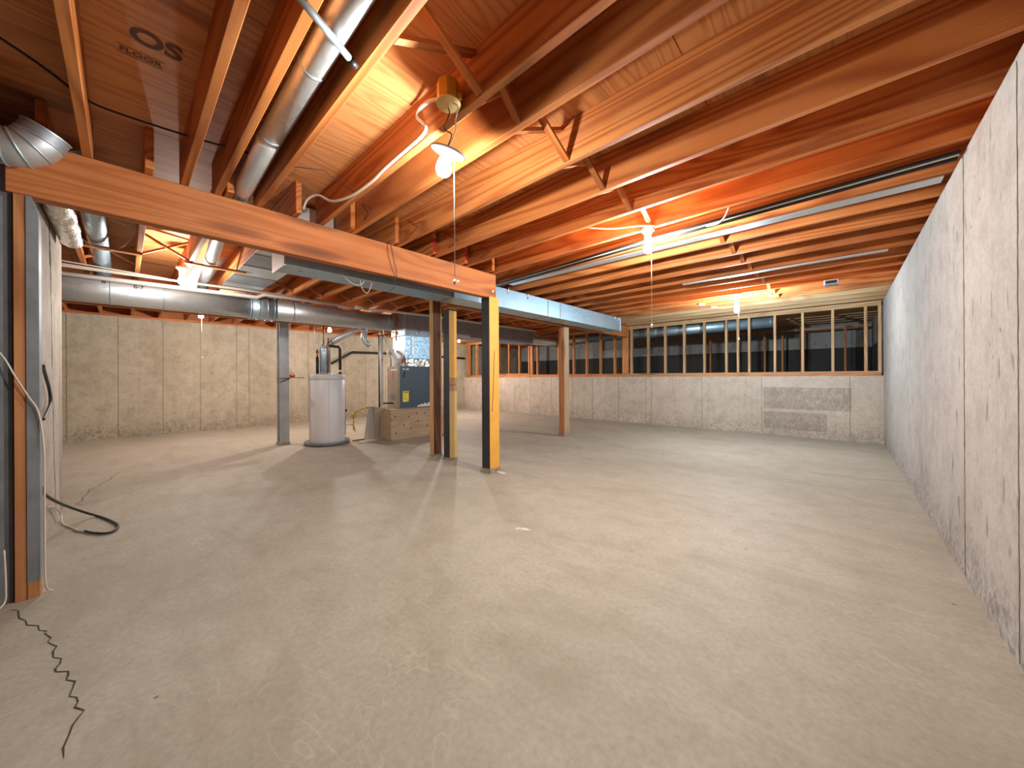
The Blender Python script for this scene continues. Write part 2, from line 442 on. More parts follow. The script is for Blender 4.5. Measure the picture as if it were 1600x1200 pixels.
wall_back = structure(box('wall_back', XL, XR, YP, YP + .16, 0, 1.112, 'wall_b'))
wall_far = structure(box('wall_far', XL - .2, XR + .2, YFAR, YFAR + .2, 0, ZS, 'wall_r'))
wall_front = structure(box('wall_front', XL - .2, XR + .2, YNEAR - .2, YNEAR, 0, ZS, 'wall_r'))
wall_side = structure(box('wall_side', -5.0, -3.14, -.70, -.37, 0, 2.285, 'wall_s'))
# painted end of the side wall, next to the timber posts
box('painted_end', -3.14, -3.07, -.70, -.383, 0, 2.28, 'grey_paint', wall_side)
box('painted_edge', -3.075, -3.064, -.70, -.408, 0, 2.03, 'grey_paint2', wall_side)
gap = [(2.26, -4.25, .02), (2.2, -4.262, .05), (2.1, -4.275, .07), (2.03, -4.286, .085), (1.95, -4.30, .06), (1.85, -4.31, .03), (1.66, -4.34, .022), (1.5, -4.35, .012), (1.3, -4.365, .03), (1.2, -4.37, .015), (1.08, -4.388, .01), (.8, -4.41, .02), (.6, -4.442, .012), (.3, -4.50, .02), (.05, -4.57, .01)]
rg = random.Random(5); vs, fs = [], []
gg = []
for (za, xa, wa), (zb, xb_, wb) in zip(gap[:-1], gap[1:]):
    for k in range(5): f = k / 5; gg.append((za + (zb - za) * f, xa + (xb_ - xa) * f + rg.uniform(-.006, .006), (wa + (wb - wa) * f) * rg.uniform(.4, 1.2)))
for (z, x, w) in gg: vs += [(x - w / 2, -.3695 + .001, z), (x + w / 2, -.3695 + .001, z)]
for k in range(len(gg) - 1): fs.append((2 * k, 2 * k + 1, 2 * k + 3, 2 * k + 2))
link(bpy.data.objects.new('crack', new_mesh('crack', vs, fs, 'crack')), wall_side, -base_of(wall_side))
# form seams, tie holes and streak ridges cast in the walls
def seam(parent, axis, c, at, z0, z1, w=0.008, d=0.004, mat=None):
    if axis == 'x': return box('form_seam', at - d, at + d, c - w / 2, c + w / 2, z0, z1, mat, parent)
    return box('form_seam', c - w / 2, c + w / 2, at - d, at + d, z0, z1, mat, parent)
M['seamc'] = plain('form_seam_concrete', (0.28, 0.22, 0.155), 0.95, 0, 0.4, 20)
for y in (-.695, -.08, .528, 1.10, 1.72, 1.95, 2.60, 3.2, 3.45, 4.1, 4.7, 5.3, 5.9, 6.5, 7.1, 7.7): seam(wall_left, 'x', y, XL, .02, 2.28, 0.008, 0.003, 'seamc')
for x in (-9.4, -8.8, -8.2, -7.6, -6.95, -6.16, -5.45, -4.83, -4.1, -3.415, -3.28, -2.2, -1.148, .093): seam(wall_back, 'y', x, YP, .02, 1.10, 0.006, 0.003, 'seamc')
M['seamr'] = plain('pale_seam_concrete', (0.24, 0.20, 0.155), 0.95, 0, 0.5, 14)
def ragged_seam(y, name='form_seam', w=0.013):
    vs, fs = [], []; n = 60; r = random.Random(int(y * 100))
    for i in range(n + 1):
        z = 0.02 + (ZW - 0.04) * i / n; ww = w * max(.04, r.uniform(-.5, 1.0)); o = r.uniform(-.003, .003)
        vs += [(XR - .0025, y + o - ww / 2, z), (XR - .0025, y + o + ww / 2, z), (XR + .004, y + o + ww / 2 + .004, z), (XR + .004, y + o - ww / 2 - .004, z)]
    for i in range(n):
        a = 4 * i
        for k in range(4): fs.append((a + k, a + (k + 1) % 4, a + 4 + (k + 1) % 4, a + 4 + k))
    link(bpy.data.objects.new(name, new_mesh(name, vs, fs, 'seamr')), wall_right, -base_of(wall_right))
for y in (3.12, 2.30): ragged_seam(y, w=0.02 if y == 3.12 else 0.008)
def tie_holes(parent, pts, nrm, r=0.014):
    vs, fs = [], []
    nrm = Vector(nrm); u = nrm.orthogonal().normalized(); w = nrm.cross(u)
    for p in pts:
        b = len(vs); p = Vector(p)
        for k in range(8):
            a = 2 * PI * k / 8; vs.append(p + (u * math.cos(a) + w * math.sin(a)) * r + nrm * .0015)
        vs.append(p - nrm * .01)
        for k in range(8): fs.append((b + k, b + (k + 1) % 8, b + 8))
    o = bpy.data.objects.new('tie_hole', new_mesh('tie_hole', vs, fs, 'crack')); link(o, parent, -base_of(parent)); stuff(o)
tie_holes(wall_left, [(XL, -.5 + .30 * j + ro.uniform(-.02, .02), z + ro.uniform(-.02, .02)) for j in range(28) for z in (.42, .83, 1.24, 1.66, 2.06)], (1, 0, 0), 0.017)
tie_holes(wall_back, [(-9.6 + .31 * j + ro.uniform(-.02, .02), YP, z + ro.uniform(-.02, .02)) for j in range(32) for z in (.22, .5, .86)], (0, -1, 0), 0.011)
# bare edge strip between right wall and framing
for i in range(30):
    y0 = -1 + i * .42
    box('sill_gasket', XR + .004, XR + .1, y0, y0 + .40, ZW, ZW + .012, 'mortar', wall_right)

# ceiling: deck, plywood sheets, joists, bridging ----------------------------------
ceiling = structure(box('ceiling', XL - .2, XR + .3, YNEAR - .2, YFAR + .2, ZS + .022, ZS + .06, 'boxply'))
def cpart(o, label=None):
    if label: o['label'] = label
    return o
for i in range(9):
    for j in range(7):
        x0 = XR + .2 - 1.22 * (i + 1); y0 = YNEAR - .2 + 2.44 * j + (0.9 if i % 2 else 0) - .9
        box('subfloor_panel', x0 + .002, x0 + 1.218, max(y0 + .002, YNEAR - .2), min(y0 + 2.438, YFAR + .2), ZS, ZS + .018, 'ply', ceiling)
right_y = [-.945, -.54, -.135, .262, .423, .653, 1.071, 1.321, 1.735, 2.155, 2.565, 2.96, 3.362]
while right_y[-1] < YFAR - .6: right_y.append(right_y[-1] + .4064)
left_y = [-1.105, -.70, -.292, .102, .477, .879, 1.276, 1.673, 2.076, 2.48, 2.885]
while left_y[-1] < YFAR - .6: left_y.append(left_y[-1] + .4064)
def joist(x0, x1, y, label=None, mat='joist'):
    o = box('joist', x0, x1, y - JT / 2, y + JT / 2, ZJ, ZJ + JH - .001, mat, ceiling, bevel=0.0025)
    if label: o['label'] = label
    return o
for y in right_y:
    if y < 3.1: joist(-3.125, XR + .12, y)
    elif y > 7.3: joist(-3.99, XR + .12, y, mat='pale_x')
    else: joist(-3.99, XR + .12, y)
for y in left_y:
    if y < -.2: joist(-10.2, -3.06, y)
    elif y < 2.9: joist(-10.2, -2.945, y)
    else: joist(-10.2, -3.80, y)
box('rim_joist', XR + .125, XR + .163, YNEAR, YFAR, ZJ, ZS, 'joist_y', ceiling)
box('rim_joist', XL - .20, XL - .162, YNEAR, YFAR, 2.30, ZS, 'joist_y', ceiling)
box('mud_sill', XL - .15, XL + .005, YNEAR, YFAR, 2.30, ZJ, 'joist_y', ceiling)
# red paint on two joist ends
for y in (2.076, 2.48): box('red_mark', -2.9445, -2.9435, y - .019, y + .019, ZJ + .003, ZJ + .15, 'red', ceiling)
# cross bridging between joists near mid span
def bridging(ya, yb, x, mat='joist'):
    ya += JT / 2; yb -= JT / 2
    beam_between('cross_bridging', (x - .02, ya, ZJ + .012), (x - .02, yb, ZJ + JH - .03), .036, .018, mat, ceiling)
    beam_between('cross_bridging', (x + .02, ya, ZJ + JH - .03), (x + .02, yb, ZJ + .012), .036, .018, mat, ceiling)
for a, b in zip(right_y[5:21], right_y[6:22]):
    if not 3.2 < b < 3.5: bridging(a, b, -1.17 if b < 3.2 else -.82 + .02 * (b - 4))
bridging(.102, .477, -5.03); bridging(-.292, .102, -5.6)
for a, b in zip(left_y[5:20], left_y[6:21]): bridging(a, b, -5.9 + a * .05)
# solid wood blocks in the last bays
box('strapping', -5.045, -4.98, -.36, .125, ZJ - .02, ZJ - .001, 'joist_y', ceiling)
box('strapping', -5.06, -5.0, .43, .95, ZJ - .02, ZJ - .001, 'joist_y', ceiling)
# stamped lettering on the plywood
zt = ZS - .0012
text_obj('stamp_lettering', 'FLOOR', 0.042, 'stampink', ceiling, (-2.325, .055, zt), (PI, 0, PI / 2), bold=.0006)
text_obj('stamp_lettering', 'OS', 0.13, 'stampink', ceiling, (-2.19, .10, zt), (PI, 0, PI / 2), bold=.004)
for dx in (-.036, .036): box('stamp_rule', -2.325 + dx * .75 - .0015, -2.325 + dx * .75 + .0015, -.02, .13, zt - .0003, zt + .0003, 'stampink', ceiling)
# insulation support wires bent between the joists
def wire_support(x, y, parent):
    tube('wire_hanger', [(x, y, ZJ + .16), (x + .19, y - .02, ZJ + .05), (x + .02, y + .0, ZJ + .03)], .0025, 'rubber', parent, 5)
for y in (1.296, 1.70, 2.12, 2.53): wire_support(-2.80, y, ceiling)
tube('wire_hanger', [(-2.40, .66, ZJ + .03), (-2.42, .86, ZJ + .10), (-2.40, 1.05, ZJ + .02)], .0025, 'rubber', ceiling, 5)

# stud partition on top of the pony wall ---------------------------------------------
part = structure(bpy.data.objects.new('wall_partition', None)); link(part, None, (-4.8, YP + .05, 1.112))
Y0, Y1 = YP + .004, YP + .093
box('sill_plate', -9.95, -3.86, Y0 - .012, Y1, 1.113, 1.15, 'plate_o', part, .002)
box('sill_plate', -9.95, -3.86, Y0, Y1, 1.151, 1.187, 'plate_o', part, .002)
box('sill_plate', -3.86, XR - .02, Y0 - .012, Y1, 1.113, 1.15, 'plate_o', part, .002)
box('sill_plate', -3.86, XR - .02, Y0, Y1, 1.151, 1.187, 'pale_x', part, .002)
box('top_plate', -9.95, -3.99, Y0, Y1, 2.262, 2.30, 'plate_o', part, .002)
box('top_plate', -3.99, XR - .02, Y0, Y1, 2.262, 2.30, 'pale_x', part, .002)
box('top_plate', -9.95, XR - .02, Y0, Y1, 2.301, 2.338, 'pale_x', part, .002)
for x in (-3.775, -3.365, -2.971, -2.562, -2.157, -1.747, -1.542, -1.35, -.938, -.528, -.12, .288, .452):
    box('stud', x - .019, x + .019, Y0, Y1, 1.187, 2.262, 'pale_z', part, .002)
for x in (-9.92, -9.82, -9.42, -8.32, -7.86, -7.42, -7.02, -6.98 + .04, -6.90, -6.70, -5.93, -5.43, -5.02, -4.61, -4.215):
    box('stud', x - .019, x + .019, Y0, Y1, 1.187, 2.262, 'stud_o', part, .002)  # reddish light on the left studs put into their wood colour
box('window_frame', -8.36, -7.06, Y0 - .006, Y0 + .02, 1.187, 1.225, 'plate_o', part, .002)
# dark liner and light wall of the crawl room beyond
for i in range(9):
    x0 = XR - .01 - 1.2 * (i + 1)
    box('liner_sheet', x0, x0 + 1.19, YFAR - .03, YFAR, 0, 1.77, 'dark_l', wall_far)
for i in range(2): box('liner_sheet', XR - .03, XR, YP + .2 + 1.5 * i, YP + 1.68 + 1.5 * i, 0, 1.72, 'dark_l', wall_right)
framing = thing('crawlspace_framing', 'bare stud frame standing in the dark room beyond the partition studs', 'framing', (-.6, 10.7, 0))
for x in (-2.6, -1.4, -1.05, -.7, .05, .38): box('stud', x - .019, x + .019, 10.66, 10.75, 0, 2.16, 'stud_o', framing, .002)
box('top_plate', -2.7, .45, 10.66, 10.75, 2.16, 2.20, 'plate_o', framing, .002)

# ------------------------------------------------------------------ beams and posts
beam1 = tag(box('support_beam', -3.13, -3.04, -.40, 3.018, 2.055, 2.338, 'joist_y', bevel=.004), 'heavy orange timber beam over the camera-side posts, under the lapped joists', 'beam')
box('white_tag', -3.0395, -3.037, 2.43, 2.452, 2.145, 2.168, 'white', beam1)['label'] = 'small white tag on the beam'
box('white_tag', -3.0395, -3.037, 2.955, 2.978, 2.122, 2.147, 'white', beam1)
beam2 = tag(box('support_beam', -3.93, -3.84, 2.90, YP + .15, 2.075, 2.338, 'joist_y', bevel=.004), 'brown timber beam running behind the blue-lit duct to the stud partition', 'beam')
beam3 = tag(box('support_beam', -6.99, -6.90, -3.2, YP - .02, 2.055, 2.338, 'joist_y', bevel=.004), 'orange timber beam half hidden behind the round trunk duct', 'beam')

p = tag(box('timber_post', -3.133, -3.045, -.377, -.339, 0, 2.054, 'joist_z', bevel=.002), 'brown unpainted board post at the left edge, beside the grey painted post', 'post')
# grey painted post with chamfered top and a bare foot
gp = thing('timber_post', 'grey-blue painted post with bare orange foot, standing at the left', 'post', (-3.09, -.318, 0))
vs = []
for z, dy in ((.085, 0), (1.96, 0), (2.052, .022)):
    for x, y in ((-3.133, -.338), (-3.04, -.338), (-3.04, -.298 - dy), (-3.133, -.298 - dy)): vs.append((x, y, z))
fs = [(0, 3, 2, 1), (8, 9, 10, 11)]
for i in range(2):
    for k in range(4): a = 4 * i + k; b = 4 * i + (k + 1) % 4; fs.append((a, b, b + 4, a + 4))
link(bpy.data.objects.new('painted_shaft', new_mesh('painted_shaft', vs, fs, 'grey_paint2')), gp, -base_of(gp))
box('bare_foot', -3.132, -3.041, -.337, -.30, 0, .085, 'joist_z', gp)['label'] = 'bare orange-red wooden foot'

def footing(parent, x0, x1, y0, y1, z=.035, e=.012):
    vs, fs = [], []; r = random.Random(int(x0 * 100)); n = 5
    ring = []
    for (a, b) in (((x0, y0), (x1, y0)), ((x1, y0), (x1, y1)), ((x1, y1), (x0, y1)), ((x0, y1), (x0, y0))):
        for k in range(n): t = k / n; ring.append((a[0] + (b[0] - a[0]) * t, a[1] + (b[1] - a[1]) * t))
    cx, cy = (x0 + x1) / 2, (y0 + y1) / 2; N = len(ring)
    for (x, y) in ring:
        q = 1 + r.uniform(.10, .35); vs.append((cx + (x - cx) * q, cy + (y - cy) * q, 0))
    for (x, y) in ring: vs.append((cx + (x - cx) * 1.08, cy + (y - cy) * 1.08, z * r.uniform(.8, 1.2)))
    for k in range(N): fs.append((k, (k + 1) % N, N + (k + 1) % N, N + k))
    fs.append(tuple(N + k for k in range(N)))
    link(bpy.data.objects.new('concrete_footing', new_mesh('concrete_footing', vs, fs, 'mortar')), parent, -base_of(parent))

yp1 = thing('timber_post', 'square post painted black and yellow under the end of the big beam', 'post', (-3.06, 2.94, 0))
box('shaft', -3.13, -2.99, 2.86, 3.015, .03, 2.054, 'yellow', yp1, .004, {'-y': 'black', '-x': 'black', '+y': 'yellow'})
tube('split', [(-2.9885, 2.935, 1.42), (-2.9885, 2.915, 1.0), (-2.9885, 2.895, .72)], .003, 'crack', yp1, 4)
footing(yp1, -3.13, -2.99, 2.86, 3.015, .05)
d = lathe('plaster_crumb', [(.001, 0), (.07, 0.001), (.05, .010), (.002, .014)], (-2.93, 2.97, 0), 'white_dust', yp1, 10); d.scale = (1.2, .6, 1)
yp2 = thing('timber_post', 'post painted black and yellow with a tan band and faded lower half', 'post', (-3.95, 3.03, 0))
mm = {'-y': 'black', '-x': 'black'}
box('shaft_lower', -4.015, -3.885, 2.965, 3.09, .02, .93, 'cream', yp2, 0, mm)['label'] = 'faded pale yellow lower half'
box('tan_band', -4.015, -3.885, 2.965, 3.09, .93, 1.115, 'tanband', yp2, 0, mm)
box('band_groove', -3.8855, -3.884, 2.972, 3.083, 1.012, 1.018, 'black', yp2)
box('shaft_upper', -4.015, -3.885, 2.965, 3.09, 1.115, 2.02, 'yellow', yp2, 0, mm)
box('dark_shim', -4.01, -3.89, 2.97, 3.085, 2.02, 2.045, 'black', yp2)
box('top_block', -4.015, -3.885, 2.965, 3.09, 2.045, 2.072, 'yellow', yp2, .003, {'-y': 'red'})
footing(yp2, -4.015, -3.885, 2.965, 3.09, .03)
p3 = thing('timber_post', 'two-tone brown post with dark stained side beside the black and yellow post', 'post', (-4.30, 3.05, 0))
box('pale_face_board', -4.345, -4.27, 2.965, 2.985, .0, 2.22, 'tan_z', p3, .002)
box('dark_face_board', -4.335, -4.262, 2.985, 3.095, .0, 2.22, 'dark_z', p3, .002)
box('edge_strip', -4.30, -4.259, 3.096, 3.118, .0, 2.22, 'tan_z', p3, .002)
footing(p3, -4.345, -4.262, 2.965, 3.118, .02)
box('cap_plate', -4.42, -4.10, 2.95, 3.13, 2.221, 2.25, 'plate_o', p3, .002)
fp = thing('timber_post', 'lone square wooden post with grey weathered side, before the stud partition', 'post', (-3.875, 5.65, 0))
box('shaft', -3.94, -3.815, 5.57, 5.735, .015, 2.074, 'joist_z', fp, .004, {'+x': 'grey_z'})
footing(fp, -3.94, -3.815, 5.57, 5.735, .05)
box('timber_post', -4.0, -3.85, YP + .0, YP + .10, 1.188, 2.074, 'stud_o', part, .003)
sp = thing('steel_post', 'grey steel column beside the white water heater', 'post', (-6.95, 1.81, 0))
# channel section column: web and two flanges
box('web', -7.01, -6.87, 1.80, 1.83, .04, 2.054, 'steel', sp, .002)
box('flange', -6.872, -6.86, 1.745, 1.885, .04, 2.054, 'steel', sp, .002)
box('flange', -7.02, -7.008, 1.745, 1.885, .04, 2.054, 'steel', sp, .002)
footing(sp, -7.02, -6.86, 1.745, 1.885, .05)
shelf = thing('wall_shelf', 'thin copper-coloured shelf strip clipped to the grey steel column', 'shelf', (-6.85, 1.9, 1.12))
box('shelf_board', -6.90, -6.80, 1.70, 2.10, 1.118, 1.130, 'copper', shelf, .002)
tube('bracket', [(-6.85, 1.75, 1.05), (-6.85, 1.90, 1.117)], .006, 'iron', shelf, 6)
rb = thing('tool_box', 'small orange-red container standing on the copper shelf', 'container', (-6.85, 1.93, 1.13))
lathe('body', [(.034, 0), (.044, .03), (.046, .042), (.040, .042)], (-6.85, 1.93, 1.1305), 'redbox', rb, 14)
tube('handle', [(-6.85, 1.90, 1.172), (-6.85, 1.915, 1.20), (-6.85, 1.945, 1.20), (-6.85, 1.96, 1.172)], .005, 'iron', rb, 6)

# ------------------------------------------------------------------ ducts
def seam_rings(parent, a, b, r, ts, mat='galv_b', w=.012, e=.003):
    a, b = Vector(a), Vector(b); d = (b - a).normalized()
    for t in ts:
        c = a.lerp(b, t)
        tube('duct_seam', [c - d * w / 2, c + d * w / 2], r + e, mat, parent, 28, True)
trunk = thing('round_duct', 'long round galvanised trunk duct under the ceiling, above the water heater', 'duct', (-6.2, 1, 2.15))
a, b = (-6.2, -1.6, 2.135), (-6.2, 1.22, 2.135)
tube('duct_section', [a, b], .158, 'galv', trunk, 32)
seam_rings(trunk, a, b, .158, (.12, .53, .685))
tube('duct_collar', [(-6.2, 1.20, 2.135), (-6.2, 1.50, 2.135)], .168, 'galv_b', trunk, 32)
seam_rings(trunk, (-6.2, 1.20, 2.135), (-6.2, 1.50, 2.135), .168, (.03, .34, .68, .97), e=.005)
tube('duct_section', [(-6.2, 1.48, 2.135), (-6.2, 3.36, 2.135)], .158, 'galv', trunk, 32)
seam_rings(trunk, (-6.2, 1.48, 2.135), (-6.2, 3.30, 2.135), .158, (.14, .985))
# marker writing on the trunk: on the side towards +x
def on_trunk(s, y, zoff, size):
    ang = math.asin(zoff / .158)
    x = -6.2 + .1595 * math.cos(ang)
    o = text_obj('marker_writing', s, size, 'ink', trunk, (x, y, 2.135 + zoff), (PI / 2 - ang, 0, PI / 2), extrude=.0004, bold=.0008)
on_trunk('6"', -.14, .075, .075); on_trunk('B-7', .115, .055, .06)

duct1 = thing('rectangular_duct', 'blue-lit rectangular sheet-metal duct running to the stud partition', 'duct', (-3.5, 4, 2.05))
DX0, DX1 = -3.67, -3.36
segs = [(.90, 2.62), (2.62, 4.47), (4.47, 4.80), (4.80, 6.94)]
for (y0, y1) in segs:
    box('duct_section', DX0, DX1, y0 + .002, y1 - .002, 2.058, 2.322, 'galv_lamp_tint', duct1, .004)
for y in (2.62, 4.47, 4.80):
    box('duct_seam', DX0 - .004, DX1 + .006, y - .008, y + .008, 2.053, 2.327, 'seam', duct1, .002)
box('duct_flange', DX0 - .02, DX1 + .02, .885, .90, 2.04, 2.335, 'galv', duct1, .002)
box('end_cap', DX0 - .006, DX1 + .008, 6.93, 6.955, 2.05, 2.328, 'galv_lamp_tint', duct1, .002)
for y, s in ((3.56, 1), (3.98, 1), (6.70, 1), (6.86, 1)):
    tube('hanger_strap', [(DX1 + .006, y, 2.25), (DX1 + .008, y, 2.31), (DX1 + .02, y + .01, 2.345)], .008, 'foil', duct1, 6)
box('duct_boot', -3.62, -3.27, .905, 1.25, 2.336, 2.54, 'galv', duct1, .003)
lathe('screw_hole', [(.010, 0), (.010, .002)], (-3.50, 1.05, 2.0565), 'black', duct1, 10)
duct2 = thing('rectangular_duct', 'dark grey rectangular duct from the furnace plenum to the far corner', 'duct', (-6.15, 5.4, 1.97))
for y0, y1 in ((4.22, 5.6), (5.6, 7.2)): box('duct_section', -6.42, -5.9, y0 + .002, y1 - .002, 1.975, 2.318, 'galv_d', duct2, .004)
box('duct_seam', -6.424, -5.895, 5.592, 5.608, 1.97, 2.322, 'seam', duct2, .002)
rd2 = thing('round_duct', 'round duct leaving the dark rectangular duct through the studs by the corner', 'duct', (-6.1, 7.8, 2.1))
tube('duct_section', [(-6.12, 7.2, 2.11), (-6.12, 8.60, 2.11), (-6.02, 8.72, 2.13), (-5.9, 8.76, 2.15), (-5.2, 8.78, 2.18)], .122, 'galv', rd2, 26)
seam_rings(rd2, (-6.12, 7.2, 2.11), (-6.12, 8.6, 2.11), .122, (.05, .10, .16), e=.006)
rd3 = thing('round_duct', 'round duct tinted blue as if lamp-lit behind the pale studs of the partition', 'duct', (-3.1, 8.78, 2.2))
tube('duct_section', [(-5.2, 8.78, 2.18), (-.98, 8.78, 2.20)], .118, 'galv_lamp_tint', rd3, 28)
seam_rings(rd3, (-5.2, 8.78, 2.18), (-.98, 8.78, 2.20), .118, (.2, .45, .62, .8, .985), e=.005)
# slim duct in the near joist bay dropping into the trunk
rd4 = thing('round_duct', 'slim galvanised pipe duct running in the joist bay over the near beam', 'duct', (-2.3, .55, 2.42))
tube('duct_section', [(-.9, .537, 2.425), (-2.35, .543, 2.425)], .052, 'galv', rd4, 24)
tube('duct_section', [(-2.30, .543, 2.425), (-3.3, .565, 2.41), (-4.2, .585, 2.405), (-5.0, .64, 2.405), (-5.5, .68, 2.405), (-6.02, .70, 2.39), (-6.12, .70, 2.365), (-6.18, .70, 2.30)], .055, 'galv', rd4, 24)
seam_rings(rd4, (-.9, .537, 2.425), (-2.35, .543, 2.425), .052, (.5, .93), e=.003)
# duct in the left bay, and foil wrapped flex duct beside it
rd5 = thing('round_duct', 'shiny round branch duct between joists left of the near beam', 'duct', (-5.2, -.14, 2.42))
tube('duct_section', [(-3.4, -.17, 2.44), (-5.6, -.165, 2.43), (-6.05, -.165, 2.41), (-6.15, -.165, 2.38), (-6.19, -.165, 2.305)], .068, 'galv_b', rd5, 24)
seam_rings(rd5, (-3.4, -.17, 2.44), (-5.6, -.165, 2.43), .068, (.3, .75), e=.003)
fo = thing('flexible_duct', 'crumpled foil-wrapped duct above the grey concrete stub wall', 'duct', (-4.6, -.36, 2.42))
pts = [(-3.25 - .024 * i, -.292, 2.262) for i in range(60)]
fv, ff = tube_data(pts, .064, 28, True)
fv = [v + (v - Vector((v.x, -.292, 2.262))) * (.20 * noise.noise(Vector((v.x * 7, v.y * 14, v.z * 14))) + .05 * noise.noise(Vector((v.x * 22, v.y * 40, v.z * 40)))) for v in fv]
link(bpy.data.objects.new('foil_wrap', new_mesh('foil_wrap', [v - Vector(pts[0]) for v in fv], ff, 'foil')), fo, Vector(pts[0]) - base_of(fo))
# elbow over the beam end
el = thing('duct_elbow', 'segmented galvanised elbow at the upper left, above the beam end', 'duct', (-2.92, -.40, 2.23))
path = [Vector((-2.93, -.95, 2.232)), Vector((-2.93, -.62, 2.232))]
Rr, yb = .115, -.385
NG = 18
arc = []
for k in range(NG + 1):
    th = math.radians(66) * k / NG
    arc.append(Vector((-2.93 + .02 * k / NG, yb + Rr * math.sin(th), 2.232 + Rr * (1 - math.cos(th)))))
tube('duct_section', path + [arc[0]], .083, 'galv', el, 32)
tube('elbow_body', arc, .0845, 'galv', el, 32)
def el_ring(k, r, mat='galv_b', w=.004):
    d_ = (arc[min(k + 1, NG)] - arc[max(k - 1, 0)]).normalized()
    tube('duct_seam', [arc[k] - d_ * w, arc[k] + d_ * w], r, mat, el, 32)
for k in (0, 6, 12, 18): el_ring(k, .0885)
dd = (arc[NG] - arc[NG - 1]).normalized()
tube('elbow_rim', [arc[NG], arc[NG] + dd * .05], .084, 'galv_d', el, 32, caps=False)
tube('duct_seam', [arc[NG] + dd * .046, arc[NG] + dd * .052], .0875, 'galv_b', el, 32, caps=False)
# panned joist bay (sheet metal nailed under two joists)
pan = thing('sheet_metal_panning', 'grey sheet-metal pan closing a joist bay beside the rectangular duct', 'duct', (-4.9, 1.07, 2.33))
for i in range(5):
    x1 = -3.72 - i * .49; box('metal_sheet', x1 - .487, x1, .862, 1.293, ZJ - .006, ZJ - .001, 'galv_d' if i % 2 else 'galv', pan)
    box('duct_seam', x1 - .494, x1 - .482, .862, 1.293, ZJ - .012, ZJ - .001, 'seam', pan)
pan2 = tag(box('sheet_metal_panning', -3.2, XR - .03, 3.395, 3.50, ZJ - .010, ZJ - .002, 'galv', None, .001), 'long grey metal strip across the right joists beside the pipe bundle', 'metal strip')
pan3 = tag(box('sheet_metal_panning', -1.55, .33, 5.00, 5.06, ZJ - .012, ZJ - .002, 'galv', None, .001), 'short grey metal strip under far joists, beyond the middle bulb', 'metal strip')
vent = thing('ceiling_box', 'small blue-grey metal box under the far right joists', 'box', (-.1, 6.15, 2.30))
box('body', -.17, -.03, 6.09, 6.21, 2.275, ZJ - .001, 'galv_b', vent, .004)
box('opening', -.155, -.045, 6.087, 6.092, 2.286, 2.325, 'black', vent)
box('opening', -.15, -.05, 6.105, 6.195, 2.272, 2.276, 'pan', vent)

# ------------------------------------------------------------------ water heater
TX, TY = -6.47, 2.35
wh = thing('water_heater', 'white cylindrical water heater standing in a grey drain pan', 'water heater', (TX, TY, 0))
lathe('tank_body', [(.25, .03), (.272, .035), (.275, .06), (.275, 1.10), (.272, 1.105)], (TX, TY, 0), 'tank', wh, 48)
lathe('tank_cap', [(.278, 1.085), (.281, 1.09), (.281, 1.165), (.272, 1.182), (.10, 1.190), (.02, 1.190)], (TX, TY, 0), 'tankcap', wh, 48)
lathe('drain_pan', [(.33, .0), (.345, .004), (.352, .055), (.347, .058), (.335, .012), (.30, .012)], (TX, TY, 0), 'pan', wh, 48)['label'] = 'shallow grey drain pan'
box('jacket_seam', TX + .262, TX + .268, TY - .075, TY - .069, .05, 1.09, 'tankcap', wh)
vp = lathe('vent_pipe', [(.048, 1.19), (.048, 1.60), (.045, 1.62), (.02, 1.68), (.015, 1.69)], (TX + .02, TY - .075, 0), 'galv_b', wh, 20)
for z in (1.20, 1.57): tube('vent_band', [(TX + .02, TY - .075, z), (TX + .02, TY - .075, z + .014)], .052, 'galv', vp, 20)
tube('flue', [(TX - .03, TY + .03, 1.19), (TX - .03, TY + .03, 1.66), (TX - .025, TY + .045, 1.71), (TX - .01, TY + .10, 1.75)], .036, 'galv_d', wh, 18)
tube('flue_branch', [(TX - .01, TY + .08, 1.735), (TX, 2.86, 2.0), (TX, 3.02, 2.06)], .052, 'galv', wh, 18)
tube('insulated_pipe', [(TX, TY - .155, 1.185), (TX, TY - .155, 1.47)], .022, 'iron', wh, 12)
tube('copper_riser', [(TX, TY - .155, 1.47), (TX, TY - .155, 1.60)], .012, 'copper', wh, 10)
lathe('shutoff_valve', [(.012, 0), (.026, .01), (.026, .03), (.012, .045)], (TX, TY - .155, 1.535), 'copper', wh, 12)
tube('white_riser', [(TX, TY - .20, 1.56), (TX, TY - .205, 2.03)], .008, 'white', wh, 8)
tube('copper_pipe', [(TX, TY - .055, 1.62), (TX, TY - .055, 2.03)], .010, 'copper', wh, 8)
tube('copper_pipe', [(TX, TY + .01, 1.19), (TX, TY + .02, 1.60), (TX, TY + .02, 1.80)], .010, 'copper', wh, 8)
tube('insulated_pipe', [(TX, TY + .215, 1.185), (TX, TY + .215, 1.62), (TX, TY + .19, 1.66), (TX, TY + .03, 1.67)], .024, 'iron', wh, 12)
lathe('white_clip', [(.026, 0), (.026, .03)], (TX, TY + .215, 1.225), 'white', wh, 12)
tube('discharge_pipe', [(TX + .02, TY + .285, 1.0), (TX + .02, TY + .29, .12)], .009, 'iron', wh, 8)
for dy in (-.02, .06): lathe('cap_fitting', [(.012, 1.189), (.012, 1.21)], (TX + .12, TY + dy, 0), 'white', wh, 8)
lathe('control_knob', [(.022, 0), (.018, .025)], (TX + .1, TY + .262, .55), 'iron', wh, 12, axis=(.3, 1, 0))

